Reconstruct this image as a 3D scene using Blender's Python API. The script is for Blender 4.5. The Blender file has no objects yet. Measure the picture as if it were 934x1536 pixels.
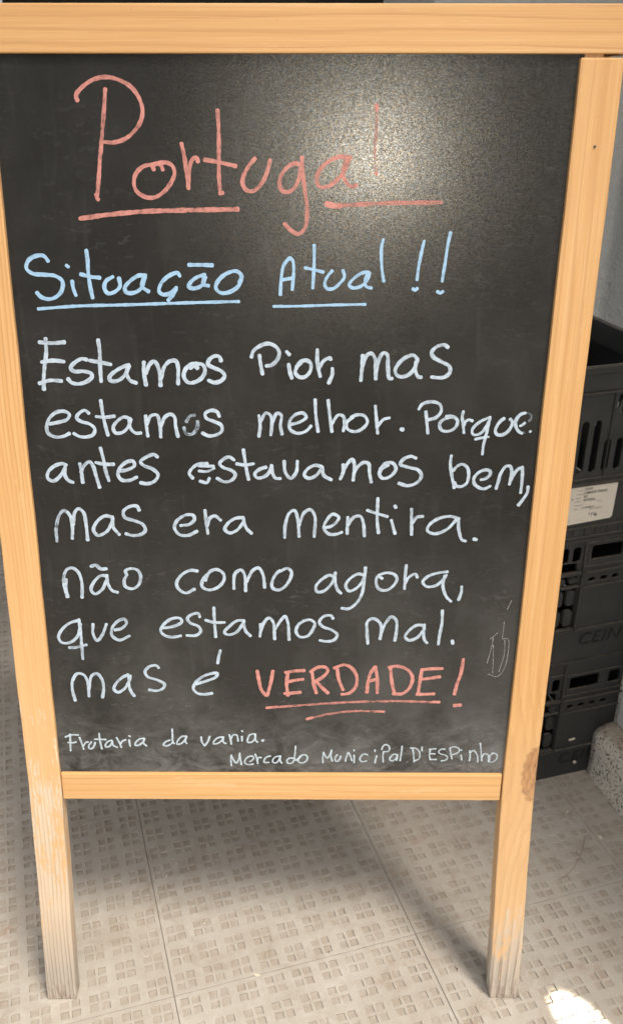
import bpy, bmesh, math, random
from mathutils import Vector, Matrix
from mathutils.geometry import intersect_line_plane

sc = bpy.context.scene
# ------------------------------------------------------------------ camera
RT = Vector((0.9628700, -0.2698355, -0.0083743))
UP = Vector((0.1291055, 0.4330084, 0.8920961))
FW = Vector((0.2370931, 0.8600538, -0.4517681))
cam_d = bpy.data.cameras.new('camera')
cam = bpy.data.objects.new('camera', cam_d)
sc.collection.objects.link(cam)
cam.matrix_world = Matrix(((RT.x, UP.x, -FW.x, -0.0695), (RT.y, UP.y, -FW.y, -0.7643),
                           (RT.z, UP.z, -FW.z, 1.0712), (0, 0, 0, 1)))
cam_d.sensor_fit = 'VERTICAL'
cam_d.sensor_height = 24.0
cam_d.lens = 24.0 * 1367.18 / 1536.0
cam_d.shift_x = 51.4 / 1536.0
cam_d.shift_y = -0.0006
cam_d.clip_start = 0.02
cam_d.clip_end = 200
cam_d.dof.use_dof = True
cam_d.dof.focus_distance = 0.86
cam_d.dof.aperture_fstop = 9.0
sc.camera = cam
# ------------------------------------------------------------------ world, lights, exposure
SUN_DIR = Vector((0.19, -0.43, 0.885)).normalized()          # towards the sun
elev = math.asin(SUN_DIR.z)
w = bpy.data.worlds.new('World'); sc.world = w; w.use_nodes = True
nt = w.node_tree; bg = nt.nodes['Background']
sky = nt.nodes.new('ShaderNodeTexSky'); sky.sky_type = 'NISHITA'; sky.sun_disc = False
sky.sun_elevation = elev; sky.sun_rotation = math.atan2(SUN_DIR.x, SUN_DIR.y)
sky.air_density = 1.0; sky.dust_density = 4.0
hs = nt.nodes.new('ShaderNodeHueSaturation'); hs.inputs['Saturation'].default_value = 0.35
nt.links.new(sky.outputs[0], hs.inputs['Color']); nt.links.new(hs.outputs[0], bg.inputs[0])
bg.inputs[1].default_value = 0.23
sl = bpy.data.lights.new('sun', 'SUN'); so = bpy.data.objects.new('sun', sl); sc.collection.objects.link(so)
sl.energy = 1.95; sl.angle = math.radians(14); sl.color = (1.0, 0.93, 0.84)
so.rotation_euler = SUN_DIR.to_track_quat('Z', 'Y').to_euler()
def lamp(kind, name, loc, target, energy, color, **kw):
    l = bpy.data.lights.new(name, kind); o = bpy.data.objects.new(name, l); sc.collection.objects.link(o)
    o.location = loc; l.energy = energy; l.color = color
    o.rotation_euler = (Vector(loc) - Vector(target)).to_track_quat('Z', 'Y').to_euler()
    for k, v in kw.items(): setattr(l, k, v)
    return o
# added spot lamp that makes the glare on the chalkboard, source unseen
lamp('SPOT', 'glare_spot', (-0.296, -2.90, 1.325), (0.24, 0.03, 0.95), 88, (1.0, 0.93, 0.82), spot_size=math.radians(32), spot_blend=0.6, shadow_soft_size=0.07)
# added spot lamp making the sun patch on the floor at the right foot
lamp('SPOT', 'sun_patch_spot', (1.231, -2.59, 1.59), (0.478, -0.178, 0), 12000, (1.0, 0.94, 0.84), spot_size=math.radians(0.80), spot_blend=0.6, shadow_soft_size=0.008)
sc.view_settings.view_transform = 'Standard'; sc.view_settings.look = 'None'
sc.view_settings.exposure = 0.46; sc.view_settings.gamma = 1.0

# ------------------------------------------------------------------ helpers
COL = sc.collection
def link(name, mesh, mat=None, parent=None, loc=None):
    o = bpy.data.objects.new(name, mesh); COL.objects.link(o)
    if mat is not None and mesh is not None and not mesh.materials: mesh.materials.append(mat)
    if parent is not None: o.parent = parent
    if loc is not None: o.location = loc
    return o
def tag(o, label=None, cat=None, group=None, kind=None):
    if label: o['label'] = label
    if cat: o['category'] = cat
    if group: o['group'] = group
    if kind: o['kind'] = kind
    return o
def empty(name, loc):
    o = bpy.data.objects.new(name, None); COL.objects.link(o); o.location = loc; o.empty_display_size = .05
    return o
def box_bm(bm, x0, x1, y0, y1, z0, z1):
    vs = [bm.verts.new(p) for p in ((x0,y0,z0),(x1,y0,z0),(x1,y1,z0),(x0,y1,z0),(x0,y0,z1),(x1,y0,z1),(x1,y1,z1),(x0,y1,z1))]
    for f in ((0,3,2,1),(4,5,6,7),(0,1,5,4),(1,2,6,5),(2,3,7,6),(3,0,4,7)): bm.faces.new([vs[i] for i in f])
def finish(bm, name, bevel=0, seg=2, smooth=False):
    bmesh.ops.recalc_face_normals(bm, faces=bm.faces)
    if bevel:
        es = [e for e in bm.edges if len(e.link_faces) == 2 and e.calc_face_angle(0) > 0.5]
        bmesh.ops.bevel(bm, geom=es, offset=bevel, segments=seg, affect='EDGES', profile=0.6)
    me = bpy.data.meshes.new(name); bm.to_mesh(me); bm.free()
    for p in me.polygons: p.use_smooth = smooth
    return me
def box_mesh(name, x0, x1, y0, y1, z0, z1, bevel=0.0):
    bm = bmesh.new(); box_bm(bm, x0, x1, y0, y1, z0, z1); return finish(bm, name, bevel)
def curve_mesh(name, splines, extrude, bevel=0.0):
    """2D outline with holes, extruded: outer spline first, holes after."""
    cu = bpy.data.curves.new(name, 'CURVE'); cu.dimensions = '2D'; cu.fill_mode = 'BOTH'
    cu.extrude = extrude; cu.bevel_depth = bevel; cu.bevel_resolution = 1
    for pts in splines:
        s = cu.splines.new('POLY'); s.points.add(len(pts) - 1); s.use_cyclic_u = True
        for i, (x, y) in enumerate(pts): s.points[i].co = (x, y, 0, 1)
    o = bpy.data.objects.new(name, cu); COL.objects.link(o)
    dg = bpy.context.evaluated_depsgraph_get()
    me = bpy.data.meshes.new_from_object(o.evaluated_get(dg), depsgraph=dg)
    bpy.data.objects.remove(o); bpy.data.curves.remove(cu)
    me.name = name; me.materials.clear()
    return me
def text_mesh(name, body, size, extrude=0.0, shear=0.0, spacing=1.0, xscale=1.0, offset=0.0):
    cu = bpy.data.curves.new(name, 'FONT'); cu.body = body; cu.size = size; cu.extrude = extrude; cu.shear = shear
    cu.space_character = spacing; cu.offset = offset
    o = bpy.data.objects.new(name, cu); COL.objects.link(o)
    dg = bpy.context.evaluated_depsgraph_get()
    me = bpy.data.meshes.new_from_object(o.evaluated_get(dg), depsgraph=dg)
    bpy.data.objects.remove(o); bpy.data.curves.remove(cu)
    for v in me.vertices: v.co.x *= xscale
    me.name = name; me.materials.clear()
    return me
def rrect(x0, x1, y0, y1, r, n=4):
    pts = []
    r = min(r, (x1-x0)/2*.999, (y1-y0)/2*.999)
    for cx, cy, a in ((x1-r, y0+r, -90), (x1-r, y1-r, 0), (x0+r, y1-r, 90), (x0+r, y0+r, 180)):
        for i in range(n+1):
            t = math.radians(a + 90*i/n); pts.append((cx + r*math.cos(t), cy + r*math.sin(t)))
    return pts

# ------------------------------------------------------------------ material helper
class NT:
    def __init__(s, name):
        s.m = bpy.data.materials.new(name); s.m.use_nodes = True; s.t = s.m.node_tree
        s.b = s.t.nodes['Principled BSDF']; s.out = s.t.nodes['Material Output']
        s.tc = s.t.nodes.new('ShaderNodeTexCoord')
    def set(s, sock, v):
        if isinstance(v, bpy.types.NodeSocket): s.t.links.new(v, sock)
        elif isinstance(v, tuple) and len(v) == 3 and sock.type == 'RGBA': sock.default_value = (*v, 1)
        else: sock.default_value = v
    def p(s, **kw):
        for k, v in kw.items(): s.set(s.b.inputs[k.replace('_', ' ')], v)
    def mapv(s, vec, scale=(1,1,1), loc=(0,0,0)):
        n = s.t.nodes.new('ShaderNodeMapping'); s.set(n.inputs['Vector'], vec)
        n.inputs['Scale'].default_value = scale; n.inputs['Location'].default_value = loc
        return n.outputs[0]
    def noise(s, vec, scale, detail=3, rough=.5, dist=0, color=False):
        n = s.t.nodes.new('ShaderNodeTexNoise'); s.set(n.inputs['Vector'], vec); n.inputs['Scale'].default_value = scale
        n.inputs['Detail'].default_value = detail; n.inputs['Roughness'].default_value = rough; n.inputs['Distortion'].default_value = dist
        return n.outputs['Color' if color else 'Fac']
    def voro(s, vec, scale, out='Distance', feature='F1', rnd=1):
        n = s.t.nodes.new('ShaderNodeTexVoronoi'); n.feature = feature; s.set(n.inputs['Vector'], vec)
        n.inputs['Scale'].default_value = scale; n.inputs['Randomness'].default_value = rnd
        return n.outputs[out]
    def ramp(s, fac, *stops, interp='LINEAR'):
        n = s.t.nodes.new('ShaderNodeValToRGB'); s.set(n.inputs[0], fac); e = n.color_ramp.elements; n.color_ramp.interpolation = interp
        while len(e) < len(stops): e.new(.5)
        for i, (pos, c) in enumerate(stops):
            e[i].position = pos; e[i].color = (c, c, c, 1) if isinstance(c, (int, float)) else (*c, 1)
        return n.outputs[0]
    def math(s, op, a, b=0.0, c=None, clamp=False):
        n = s.t.nodes.new('ShaderNodeMath'); n.operation = op; n.use_clamp = clamp
        s.set(n.inputs[0], a); s.set(n.inputs[1], b)
        if c is not None: s.set(n.inputs[2], c)
        return n.outputs[0]
    def mix(s, fac, a, b, blend='MIX'):
        n = s.t.nodes.new('ShaderNodeMix'); n.data_type = 'RGBA'; n.blend_type = blend
        s.set(n.inputs[0], fac); s.set(n.inputs[6], a); s.set(n.inputs[7], b)
        return n.outputs[2]
    def sep(s, vec):
        n = s.t.nodes.new('ShaderNodeSeparateXYZ'); s.set(n.inputs[0], vec); return n.outputs
    def comb(s, x, y, z):
        n = s.t.nodes.new('ShaderNodeCombineXYZ')
        for i, v in enumerate((x, y, z)): s.set(n.inputs[i], v)
        return n.outputs[0]
    def bump(s, h, strength=.3, dist=.001, normal=None):
        n = s.t.nodes.new('ShaderNodeBump'); s.set(n.inputs['Height'], h); s.set(n.inputs['Strength'], strength)
        n.inputs['Distance'].default_value = dist
        if normal is not None: s.set(n.inputs['Normal'], normal)
        return n.outputs[0]
    def attr(s, name):
        n = s.t.nodes.new('ShaderNodeAttribute'); n.attribute_name = name; return n.outputs['Fac']

# ---- pine: grain along local Y
def wood(name, seed, freq=150, wear_light=None, knots=(), tint=1.0, ring_dark=.55, bend=0.0):
    m = NT(name); P = m.tc.outputs['Object']
    x, y, z = m.sep(P)
    ring_dark *= 1.45
    nlow = m.noise(m.mapv(P, (14, 1.6, 14), (seed, seed*2, 0)), 1, 2)
    xs = m.math('ADD', x, m.math('MULTIPLY', z, .35))
    if bend: xs = m.math('ADD', xs, m.math('MULTIPLY', m.math('MULTIPLY', y, y), bend))
    warp = m.math('MULTIPLY', m.math('SUBTRACT', nlow, .5), .022)
    t = m.math('ADD', xs, warp)
    knotmask = None
    for kx, ky, rx, ry in knots:
        dx = m.math('DIVIDE', m.math('SUBTRACT', x, kx), rx); dy = m.math('DIVIDE', m.math('SUBTRACT', y, ky), ry)
        d = m.math('SQRT', m.math('ADD', m.math('MULTIPLY', dx, dx), m.math('MULTIPLY', dy, dy)))
        d = m.math('ADD', d, m.math('MULTIPLY', m.math('SUBTRACT', m.noise(P, 160, 3), .5), .5))
        fall = m.ramp(m.math('DIVIDE', d, 4.0), (0, 1), (1, 0), interp='EASE')
        t = m.math('ADD', t, m.math('MULTIPLY', fall, -0.022))
        km = m.ramp(d, (.85, 1), (1.05, 0)); kr = m.ramp(d, (.8, 0), (.98, 1), )
        knotmask = (km, kr, d, m.ramp(m.math('DIVIDE', d, 2.6), (.36, 1), (1, 0)))
    ph = m.math('MULTIPLY', t, freq)
    n2 = m.noise(m.mapv(P, (260, 5, 260), (seed, 0, seed)), 1, 4, .6)
    ph = m.math('ADD', ph, m.math('MULTIPLY', n2, .8))
    fr = m.math('FRACT', ph)
    ring = m.ramp(fr, (0, 0), (.62, .25), (.86, 1), (1, 0))
    lowc = m.noise(m.mapv(P, (40, 3, 40), (seed*3, 1, 0)), 1, 3)
    ringamp = m.math('MULTIPLY', ring, m.ramp(lowc, (.3, .4), (.7, 1)))
    fibre = m.noise(m.mapv(P, (900, 14, 900)), 1, 3, .6)
    stripe = m.noise(m.mapv(P, (150, 1.3, 150), (seed, 0, 5)), 1, 5, .7)
    base = m.ramp(m.math('ADD', m.math('MULTIPLY', lowc, .4), m.math('MULTIPLY', stripe, .6)), (.32, (.54*tint, .285*tint, .095*tint)), (.5, (.63*tint, .36*tint, .145*tint)), (.68, (.72*tint, .46*tint, .22*tint)))
    col = m.mix(m.math('MULTIPLY', ringamp, ring_dark), base, (.43, .215, .075))
    col = m.mix(m.ramp(fibre, (.35, .3), (.65, 0)), col, (.46, .25, .10))
    # pale scuffs
    sc1 = m.ramp(m.noise(m.mapv(P, (60, 9, 60), (0, seed, 3)), 1, 6, .72), (.60, 0), (.70, .45))
    col = m.mix(sc1, col, (.74, .53, .33))
    rough = .5
    h = m.math('ADD', m.math('MULTIPLY', ring, .5), m.math('MULTIPLY', fibre, .6))
    if knotmask:
        km, kr, d, halo = knotmask
        kc = m.ramp(m.noise(m.mapv(P, (300, 80, 300)), 1, 4, .7), (.35, (.20, .075, .035)), (.6, (.43, .22, .08)))
        kc = m.mix(kr, kc, (.26, .13, .05))
        col = m.mix(m.math('MULTIPLY', halo, .22), col, (.50, .31, .15))
        col = m.mix(km, col, kc)
    if wear_light:
        y0, y1, amt, dirty, lit_y = wear_light                       # bare weathered wood below y0..y1
        g = m.ramp(m.math('DIVIDE', m.math('SUBTRACT', y, y0), y1-y0), (0, 1), (1, 0))
        nn = m.noise(m.mapv(P, (170, 30, 170), (seed, 0, 0)), 1, 7, .72)
        patch = m.noise(m.mapv(P, (45, 12, 45), (seed, 4, 0)), 1, 3, .6)
        msk = m.math('ADD', m.math('ADD', m.math('MULTIPLY', m.math('SUBTRACT', nn, .5), 2.2*amt), m.math('MULTIPLY', m.math('SUBTRACT', patch, .5), 1.5*amt)), g)
        msk = m.ramp(msk, (.34, 0), (.58, 1))
        msk = m.math('MULTIPLY', msk, m.ramp(g, (.02, 0), (.22, 1)))
        bare = m.ramp(m.math('ADD', m.math('MULTIPLY', ring, .5), m.math('MULTIPLY', fibre, .5)), (.15, (.74, .585, .42)), (.8, (.55, .40, .26)))
        low = m.ramp(m.math('DIVIDE', y, .15), (.3, 1), (1, 0))
        bare = m.mix(m.math('MULTIPLY', low, .85), bare, m.ramp(m.math('ADD', m.math('MULTIPLY', ring, .55), m.math('MULTIPLY', fibre, .45)), (.15, (.50, .45, .38)), (.75, (.25, .20, .16))))
        pale = m.ramp(m.math('DIVIDE', y, lit_y), (.25, .55), (1, 0))  # lower stile paler: stronger light there painted into the colour
        col = m.mix(pale, col, (.80, .54, .30))
        col = m.mix(msk, col, bare)
        dg = m.ramp(m.math('DIVIDE', y, dirty), (.0, 1), (.9, 0), interp='EASE')
        dn = m.math('MULTIPLY', dg, m.ramp(m.noise(m.mapv(P, (240, 38, 240), (seed, 2, 0)), 1, 6, .75), (.46, 0), (.60, .8)))
        col = m.mix(dn, col, (.17, .11, .08))
        rough = m.math('MULTIPLY_ADD', msk, .3, .5)
        h = m.math('ADD', h, m.math('MULTIPLY', m.math('MULTIPLY', ring, msk), 1.2))
    specks = m.ramp(m.voro(m.mapv(P, (90, 60, 90), (seed, 0, 0)), 1), (.0, 1), (.05, 0))
    col = m.mix(m.math('MULTIPLY', specks, .5), col, (.12, .06, .03))
    m.p(Base_Color=col, Roughness=rough, Normal=m.bump(h, .35, .0006)); m.b.inputs['Specular IOR Level'].default_value = .4
    return m.m

def board_material():
    m = NT('chalkboard_paint'); P = m.tc.outputs['Object']; x, y, z = m.sep(P)
    grain = m.voro(P, 1700, 'Color'); gr, gg, gb = m.sep(grain)
    fine = m.noise(P, 1500, 2, .6)
    cloud = m.noise(m.mapv(P, (9, 7, 1)), 1, 6, .62)
    streak = m.noise(m.mapv(P, (60, 7, 1), (3, 1, 0)), 1, 5, .65, .6)
    low = m.ramp(y, (.34, 1), (.62, .25))
    dust = m.math('MULTIPLY', m.ramp(cloud, (.42, 0), (.8, .16)), low)
    smear = m.noise(m.mapv(P, (55, 130, 1), (1, 7, 0)), 1, 6, .72, 1.4)
    dust2 = m.math('MULTIPLY', m.ramp(smear, (.55, 0), (.76, .22)), m.ramp(y, (.34, 1), (.62, .3)))
    dust2 = m.math('MULTIPLY', dust2, m.ramp(m.noise(m.mapv(P, (11, 13, 1), (2, 5, 0)), 1, 3, .6), (.42, .12), (.62, 1)))
    dust3 = m.math('MULTIPLY', m.ramp(streak, (.55, 0), (.8, .025)), 1.0)
    bott = m.math('MULTIPLY', m.ramp(m.noise(m.mapv(P, (30, 45, 1)), 1, 6, .7, .8), (.4, 0), (.7, .22)), m.ramp(y, (.35, 1), (.44, 0)))
    flecks = m.ramp(m.voro(m.mapv(P, (150, 150, 1)), 1), (.0, .6), (.045, 0))
    fm = m.ramp(m.noise(m.mapv(P, (14, 14, 1), (9, 9, 0)), 1, 2), (.55, 0), (.66, 1))
    d = m.math('ADD', m.math('ADD', dust, dust2), m.math('ADD', dust3, m.math('ADD', bott, m.math('MULTIPLY', flecks, fm))), clamp=True)
    floor_sheen = m.math('MULTIPLY', m.ramp(y, (.34, 1), (.66, 0)), m.math('ADD', m.ramp(m.math('DIVIDE', x, .56), (.25, .25), (1, 1)), m.math('MULTIPLY', m.math('SUBTRACT', cloud, .5), .5)))  # paints the lit floor's reflection into the colour, rising to the lower right
    d = m.math('ADD', d, m.math('MULTIPLY', floor_sheen, .065), clamp=True)
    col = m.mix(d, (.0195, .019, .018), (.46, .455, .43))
    sparkle = m.ramp(gr, (.25, .25), (.85, 1))
    tintc = m.mix(gg, (1, .80, .52), (.72, .86, 1))
    m.p(Base_Color=col, Roughness=m.math('MULTIPLY_ADD', gb, .06, .20))
    m.b.inputs['Specular IOR Level'].default_value = .6
    m.set(m.b.inputs['Specular Tint'], m.mix(1.0, tintc, sparkle, 'MULTIPLY'))
    m.p(Normal=m.bump(gr, .085, .00022))
    return m.m

INK = {'pink': (.54, .235, .195), 'blue': (.31, .48, .64), 'white': (.44, .52, .59), 'chalk': (.52, .60, .65), 'scratch': (.34, .335, .31)}
def ink_material(kind):
    m = NT('ink_' + kind); uv = m.tc.outputs['UV']; u, v, _ = m.sep(uv)
    dens = m.attr('ink_cover')
    P = m.tc.outputs['Object']
    streak = m.noise(m.mapv(uv, (1.5, 4.5, 1)), 1, 4, .65)
    blot = m.noise(P, 260, 3, .6)
    if kind in ('chalk', 'scratch'):
        br = m.noise(P, 1300, 2, .7)
        a = m.math('ADD', dens, m.math('MULTIPLY', m.math('SUBTRACT', br, .5), 2.2))
        a = m.ramp(a, (.15, 0), (.9, .95))
    else:
        a = m.math('ADD', dens, m.math('ADD', m.math('MULTIPLY', m.math('SUBTRACT', streak, .5), 2.1), m.math('MULTIPLY', m.math('SUBTRACT', blot, .5), .7)))
        a = m.math('ADD', a, m.math('MULTIPLY', m.math('SUBTRACT', m.noise(P, 75, 2, .5), .5), 1.1))
        av = m.math('ABSOLUTE', v)
        a = m.math('SUBTRACT', a, m.ramp(av, (.80, 0), (1, .25)))
        a = m.ramp(a, (.05, 0), (.62, .74), (1.0, 1))
    c = INK[kind]
    col = m.mix(m.ramp(blot, (.3, 0), (.7, 1)), tuple(k*.88 for k in c), tuple(min(1, k*1.06) for k in c))
    m.p(Base_Color=col, Roughness=.75, Alpha=a); m.b.inputs['Specular IOR Level'].default_value = .25
    return m.m

def tile_material():
    m = NT('cement_tile'); G = m.t.nodes.new('ShaderNodeNewGeometry').outputs['Position']
    P = m.mapv(G)
    n1 = m.noise(P, 7, 5, .6); n2 = m.noise(P, 55, 5, .65); n3 = m.noise(P, 900, 2, .6)
    col = m.ramp(n1, (.3, (.405, .36, .30)), (.72, (.50, .46, .395)))
    col = m.mix(m.ramp(n2, (.35, .3), (.65, 0)), col, (.31, .255, .19))
    col = m.mix(m.ramp(n3, (.3, .35), (.7, 0)), col, (.24, .20, .155))
    oi = m.t.nodes.new('ShaderNodeObjectInfo').outputs['Random']
    col = m.mix(m.math('MULTIPLY', oi, .16), col, (.34, .28, .21))
    st = m.noise(m.mapv(P, (1, 1, 1), (7, 2, 0)), 13, 7, .74, .8)
    col = m.mix(m.ramp(st, (.52, 0), (.70, .55)), col, (.25, .195, .135))
    rust = m.ramp(m.noise(P, 21, 6, .75), (.58, 0), (.70, .6))
    rm = m.ramp(m.noise(m.mapv(P, (2.6, 2.6, 1), (.4, 3.3, 0)), 1, 1), (.5, 0), (.62, 1))
    col = m.mix(m.math('MULTIPLY', rust, rm), col, (.27, .125, .06))
    _, _, gz = m.sep(G)
    pit = m.ramp(m.math('MULTIPLY', gz, -400), (.25, 0), (.6, 1))
    pd = m.ramp(m.noise(P, 34, 4, .6), (.35, .2), (.7, .5))
    col = m.mix(m.math('MULTIPLY', pit, pd), col, (.25, .195, .14))
    wh = m.ramp(m.noise(m.mapv(P, (1, 1, 1), (5, 5, 0)), 38, 6, .8), (.67, 0), (.74, .55))
    col = m.mix(wh, col, (.66, .62, .55))
    specks = m.ramp(m.voro(P, 210), (.0, 1), (.06, 0))
    col = m.mix(m.math('MULTIPLY', specks, .6), col, (.09, .07, .05))
    m.p(Base_Color=col, Roughness=.82, Normal=m.bump(m.math('ADD', n3, m.math('MULTIPLY', n2, 2)), .5, .0006))
    return m.m
def simple(name, c, rough=.6, spec=.5, nscale=60, namt=.12, bump=0, bscale=300, bdist=.0005, c2=None):
    m = NT(name); P = m.tc.outputs['Object']
    n = m.noise(P, nscale, 5, .65)
    col = m.mix(m.ramp(n, (.35, 0), (.7, 1)), c, c2 or tuple(k*(1-namt) for k in c))
    m.p(Base_Color=col, Roughness=rough); m.b.inputs['Specular IOR Level'].default_value = spec
    if bump: m.p(Normal=m.bump(m.noise(P, bscale, 4, .6), bump, bdist))
    return m.m
def plastic_material():
    m = NT('black_crate_plastic'); P = m.tc.outputs['Object']
    n = m.noise(P, 30, 5, .65); s = m.noise(m.mapv(P, (260, 260, 700)), 1, 3, .7)
    col = m.mix(m.ramp(n, (.4, 0), (.75, .5)), (.027, .0265, .026), (.055, .053, .049))
    dirt = m.ramp(m.noise(P, 75, 6, .78), (.66, 0), (.78, .5))
    col = m.mix(dirt, col, (.22, .16, .10))
    _, _, nz = m.sep(m.t.nodes.new('ShaderNodeNewGeometry').outputs['Normal'])
    dust = m.math('MULTIPLY', m.ramp(nz, (.35, 0), (.9, 1)), m.ramp(m.noise(P, 110, 5, .75), (.35, .1), (.65, .85)))
    col = m.mix(dust, col, (.17, .135, .10))
    m.p(Base_Color=col, Roughness=m.ramp(n, (.3, .38), (.7, .55)), Normal=m.bump(s, .12, .0004))
    m.b.inputs['Specular IOR Level'].default_value = .55
    return m.m
def plaster_material(name, c):
    m = NT(name); P = m.tc.outputs['Object']
    w1 = m.noise(P, 95, 3, .55, 1.2); w2 = m.noise(P, 6, 4, .6)
    col = m.mix(m.ramp(w2, (.3, 0), (.7, 1)), c, tuple(k*.88 for k in c))
    col = m.mix(m.ramp(w1, (.3, .25), (.5, 0)), col, tuple(k*.7 for k in c))
    m.p(Base_Color=col, Roughness=.8, Normal=m.bump(w1, .8, .004))
    return m.m
def granite_material():
    m = NT('granite'); P = m.tc.outputs['Object']
    v = m.voro(P, 330, 'Color'); a, b, c = m.sep(v)
    col = m.ramp(a, (.0, (.09, .085, .08)), (.08, (.56, .49, .38)), (.3, (.78, .72, .61)), (1, (.86, .81, .71)), interp='CONSTANT')
    col = m.mix(m.ramp(m.noise(P, 240, 5, .75), (.38, .45), (.52, 0)), col, (.34, .29, .22))
    _, _, nz = m.sep(m.t.nodes.new('ShaderNodeNewGeometry').outputs['Normal'])
    dirt = m.math('MULTIPLY', m.ramp(nz, (.25, 0), (.8, 1)), m.ramp(m.noise(P, 26, 4, .6), (.3, .45), (.7, .85)))
    col = m.mix(dirt, col, (.26, .175, .105))
    m.p(Base_Color=col, Roughness=.8, Normal=m.bump(m.noise(P, 260, 6, .75), .9, .0025))
    return m.m

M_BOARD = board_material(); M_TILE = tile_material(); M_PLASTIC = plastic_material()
M_BODY = simple('grout', (.26, .21, .15), .95, .2, 120, .4, .5, 200, .001)
M_METAL = simple('zinc_metal', (.42, .41, .39), .4)
M_METAL.node_tree.nodes['Principled BSDF'].inputs['Metallic'].default_value = 1
M_BACKPANEL = simple('back_board', (.05, .048, .045), .5)
M_GRANITE = granite_material()
M_WALL = plaster_material('grey_plaster', (.40, .40, .375))
M_WALL2 = plaster_material('pale_plaster', (.52, .53, .50))
M_INTERIOR_SHADE = plaster_material('interior_shade', (.02, .018, .016))  # near-black colour stands in for the unlit passage
M_DOOR = simple('brown_door_paint', (.075, .035, .022), .5, .4, 30, .3)
M_PAPER = simple('label_paper', (.62, .57, .49), .6, .3, 40, .06)
M_PRINT = simple('print', (.05, .05, .05), .6)
M_PRINT2 = simple('print_grey', (.22, .21, .20), .6)
M_DRY = simple('dry_stalk', (.20, .085, .04), .7)
M_STALK = simple('stalk', (.27, .17, .11), .8)
M_CRUMB = simple('pale_crumb', (.62, .55, .42), .7)
M_SLAB = simple('cement_bed', (.17, .135, .10), .95, .2, 60, .3)
M_REFLECTION_WALL = plaster_material('reflection_wall_plaster', (.20, .19, .17))

# ------------------------------------------------------------------ the ground and its tiles
T = 0.33
g = bmesh.new(); box_bm(g, -12, 12, -12, 12, -.06, -.0042)
ground = link('ground', finish(g, 'ground'), M_SLAB); tag(ground, kind='structure')
def tile_mesh(seed):
    rnd = random.Random(seed)
    gap = .0007
    N = 9; p = T / N
    fr = [.165, .452, .548, .835]
    cs = [gap] + [(i + f)*p for i in range(N) for f in fr] + [T - gap]
    n = len(cs); bm = bmesh.new()
    V = [[bm.verts.new((cs[i], cs[j], 0)) for j in range(n)] for i in range(n)]
    for i in range(n-1):
        for j in range(n-1):
            a = (i-1) % 4; b = (j-1) % 4
            if i > 0 and j > 0 and i < n-1 and j < n-1 and a in (0, 2) and b in (0, 2):
                q = (V[i][j], V[i+1][j], V[i+1][j+1], V[i][j+1])
                worn = rnd.random()
                dep = .0023 - .0013*worn*worn; s = rnd.uniform(.0004, .0009)
                lo = [bm.verts.new((q[0].co.x + s*rnd.uniform(.7, 1.3), q[0].co.y + s, -dep)), bm.verts.new((q[1].co.x - s, q[1].co.y + s*rnd.uniform(.7, 1.3), -dep)),
                      bm.verts.new((q[2].co.x - s*rnd.uniform(.7, 1.3), q[2].co.y - s, -dep)), bm.verts.new((q[3].co.x + s, q[3].co.y - s*rnd.uniform(.7, 1.3), -dep))]
                bm.faces.new(lo)
                for k in range(4): bm.faces.new((q[k], q[(k+1) % 4], lo[(k+1) % 4], lo[k]))
            else:
                bm.faces.new((V[i][j], V[i+1][j], V[i+1][j+1], V[i][j+1]))
    # wobble the dimple corners a little, and drop a skirt into the joint
    for i in range(1, n-1):
        for j in range(1, n-1):
            V[i][j].co.x += rnd.uniform(-.0005, .0005); V[i][j].co.y += rnd.uniform(-.0005, .0005)
    edge = [V[i][0] for i in range(n)] + [V[n-1][j] for j in range(1, n)] + [V[i][n-1] for i in range(n-2, -1, -1)] + [V[0][j] for j in range(n-2, 0, -1)]
    def off(v, d, z):
        c = v.co.copy(); c.x += -d if c.x < gap*1.5 else (d if c.x > T-gap*1.5 else 0); c.y += -d if c.y < gap*1.5 else (d if c.y > T-gap*1.5 else 0); c.z = z; return c
    r1 = [bm.verts.new(off(v, .0004, -.0005)) for v in edge]; r2 = [bm.verts.new(off(v, .0004, -.0036)) for v in edge]
    L = len(edge)
    for k in range(L):
        bm.faces.new((edge[k], r1[k], r1[(k+1) % L], edge[(k+1) % L])); bm.faces.new((r1[k], r2[k], r2[(k+1) % L], r1[(k+1) % L]))
    return finish(bm, 'floor_tile')
TM = [tile_mesh(s) for s in range(5)]
for me in TM: me.materials.append(M_TILE)
rnd = random.Random(4)
for i in range(-5, 6):
    for j in range(-5, 8):
        o = link('floor_tile', TM[rnd.randrange(5)], None, ground, (i*T, j*T, rnd.uniform(-.0005, .0003)))
        o.rotation_euler = (rnd.uniform(-.001, .001), rnd.uniform(-.001, .001), 0)
# joint filling: a thin sheet of mortar standing just under the tile tops
gj = link('tile_joint_mortar', box_mesh('mortar', -5*T, 6*T, -5*T, 8*T, -.0047, -.0036), M_BODY, ground)

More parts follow.
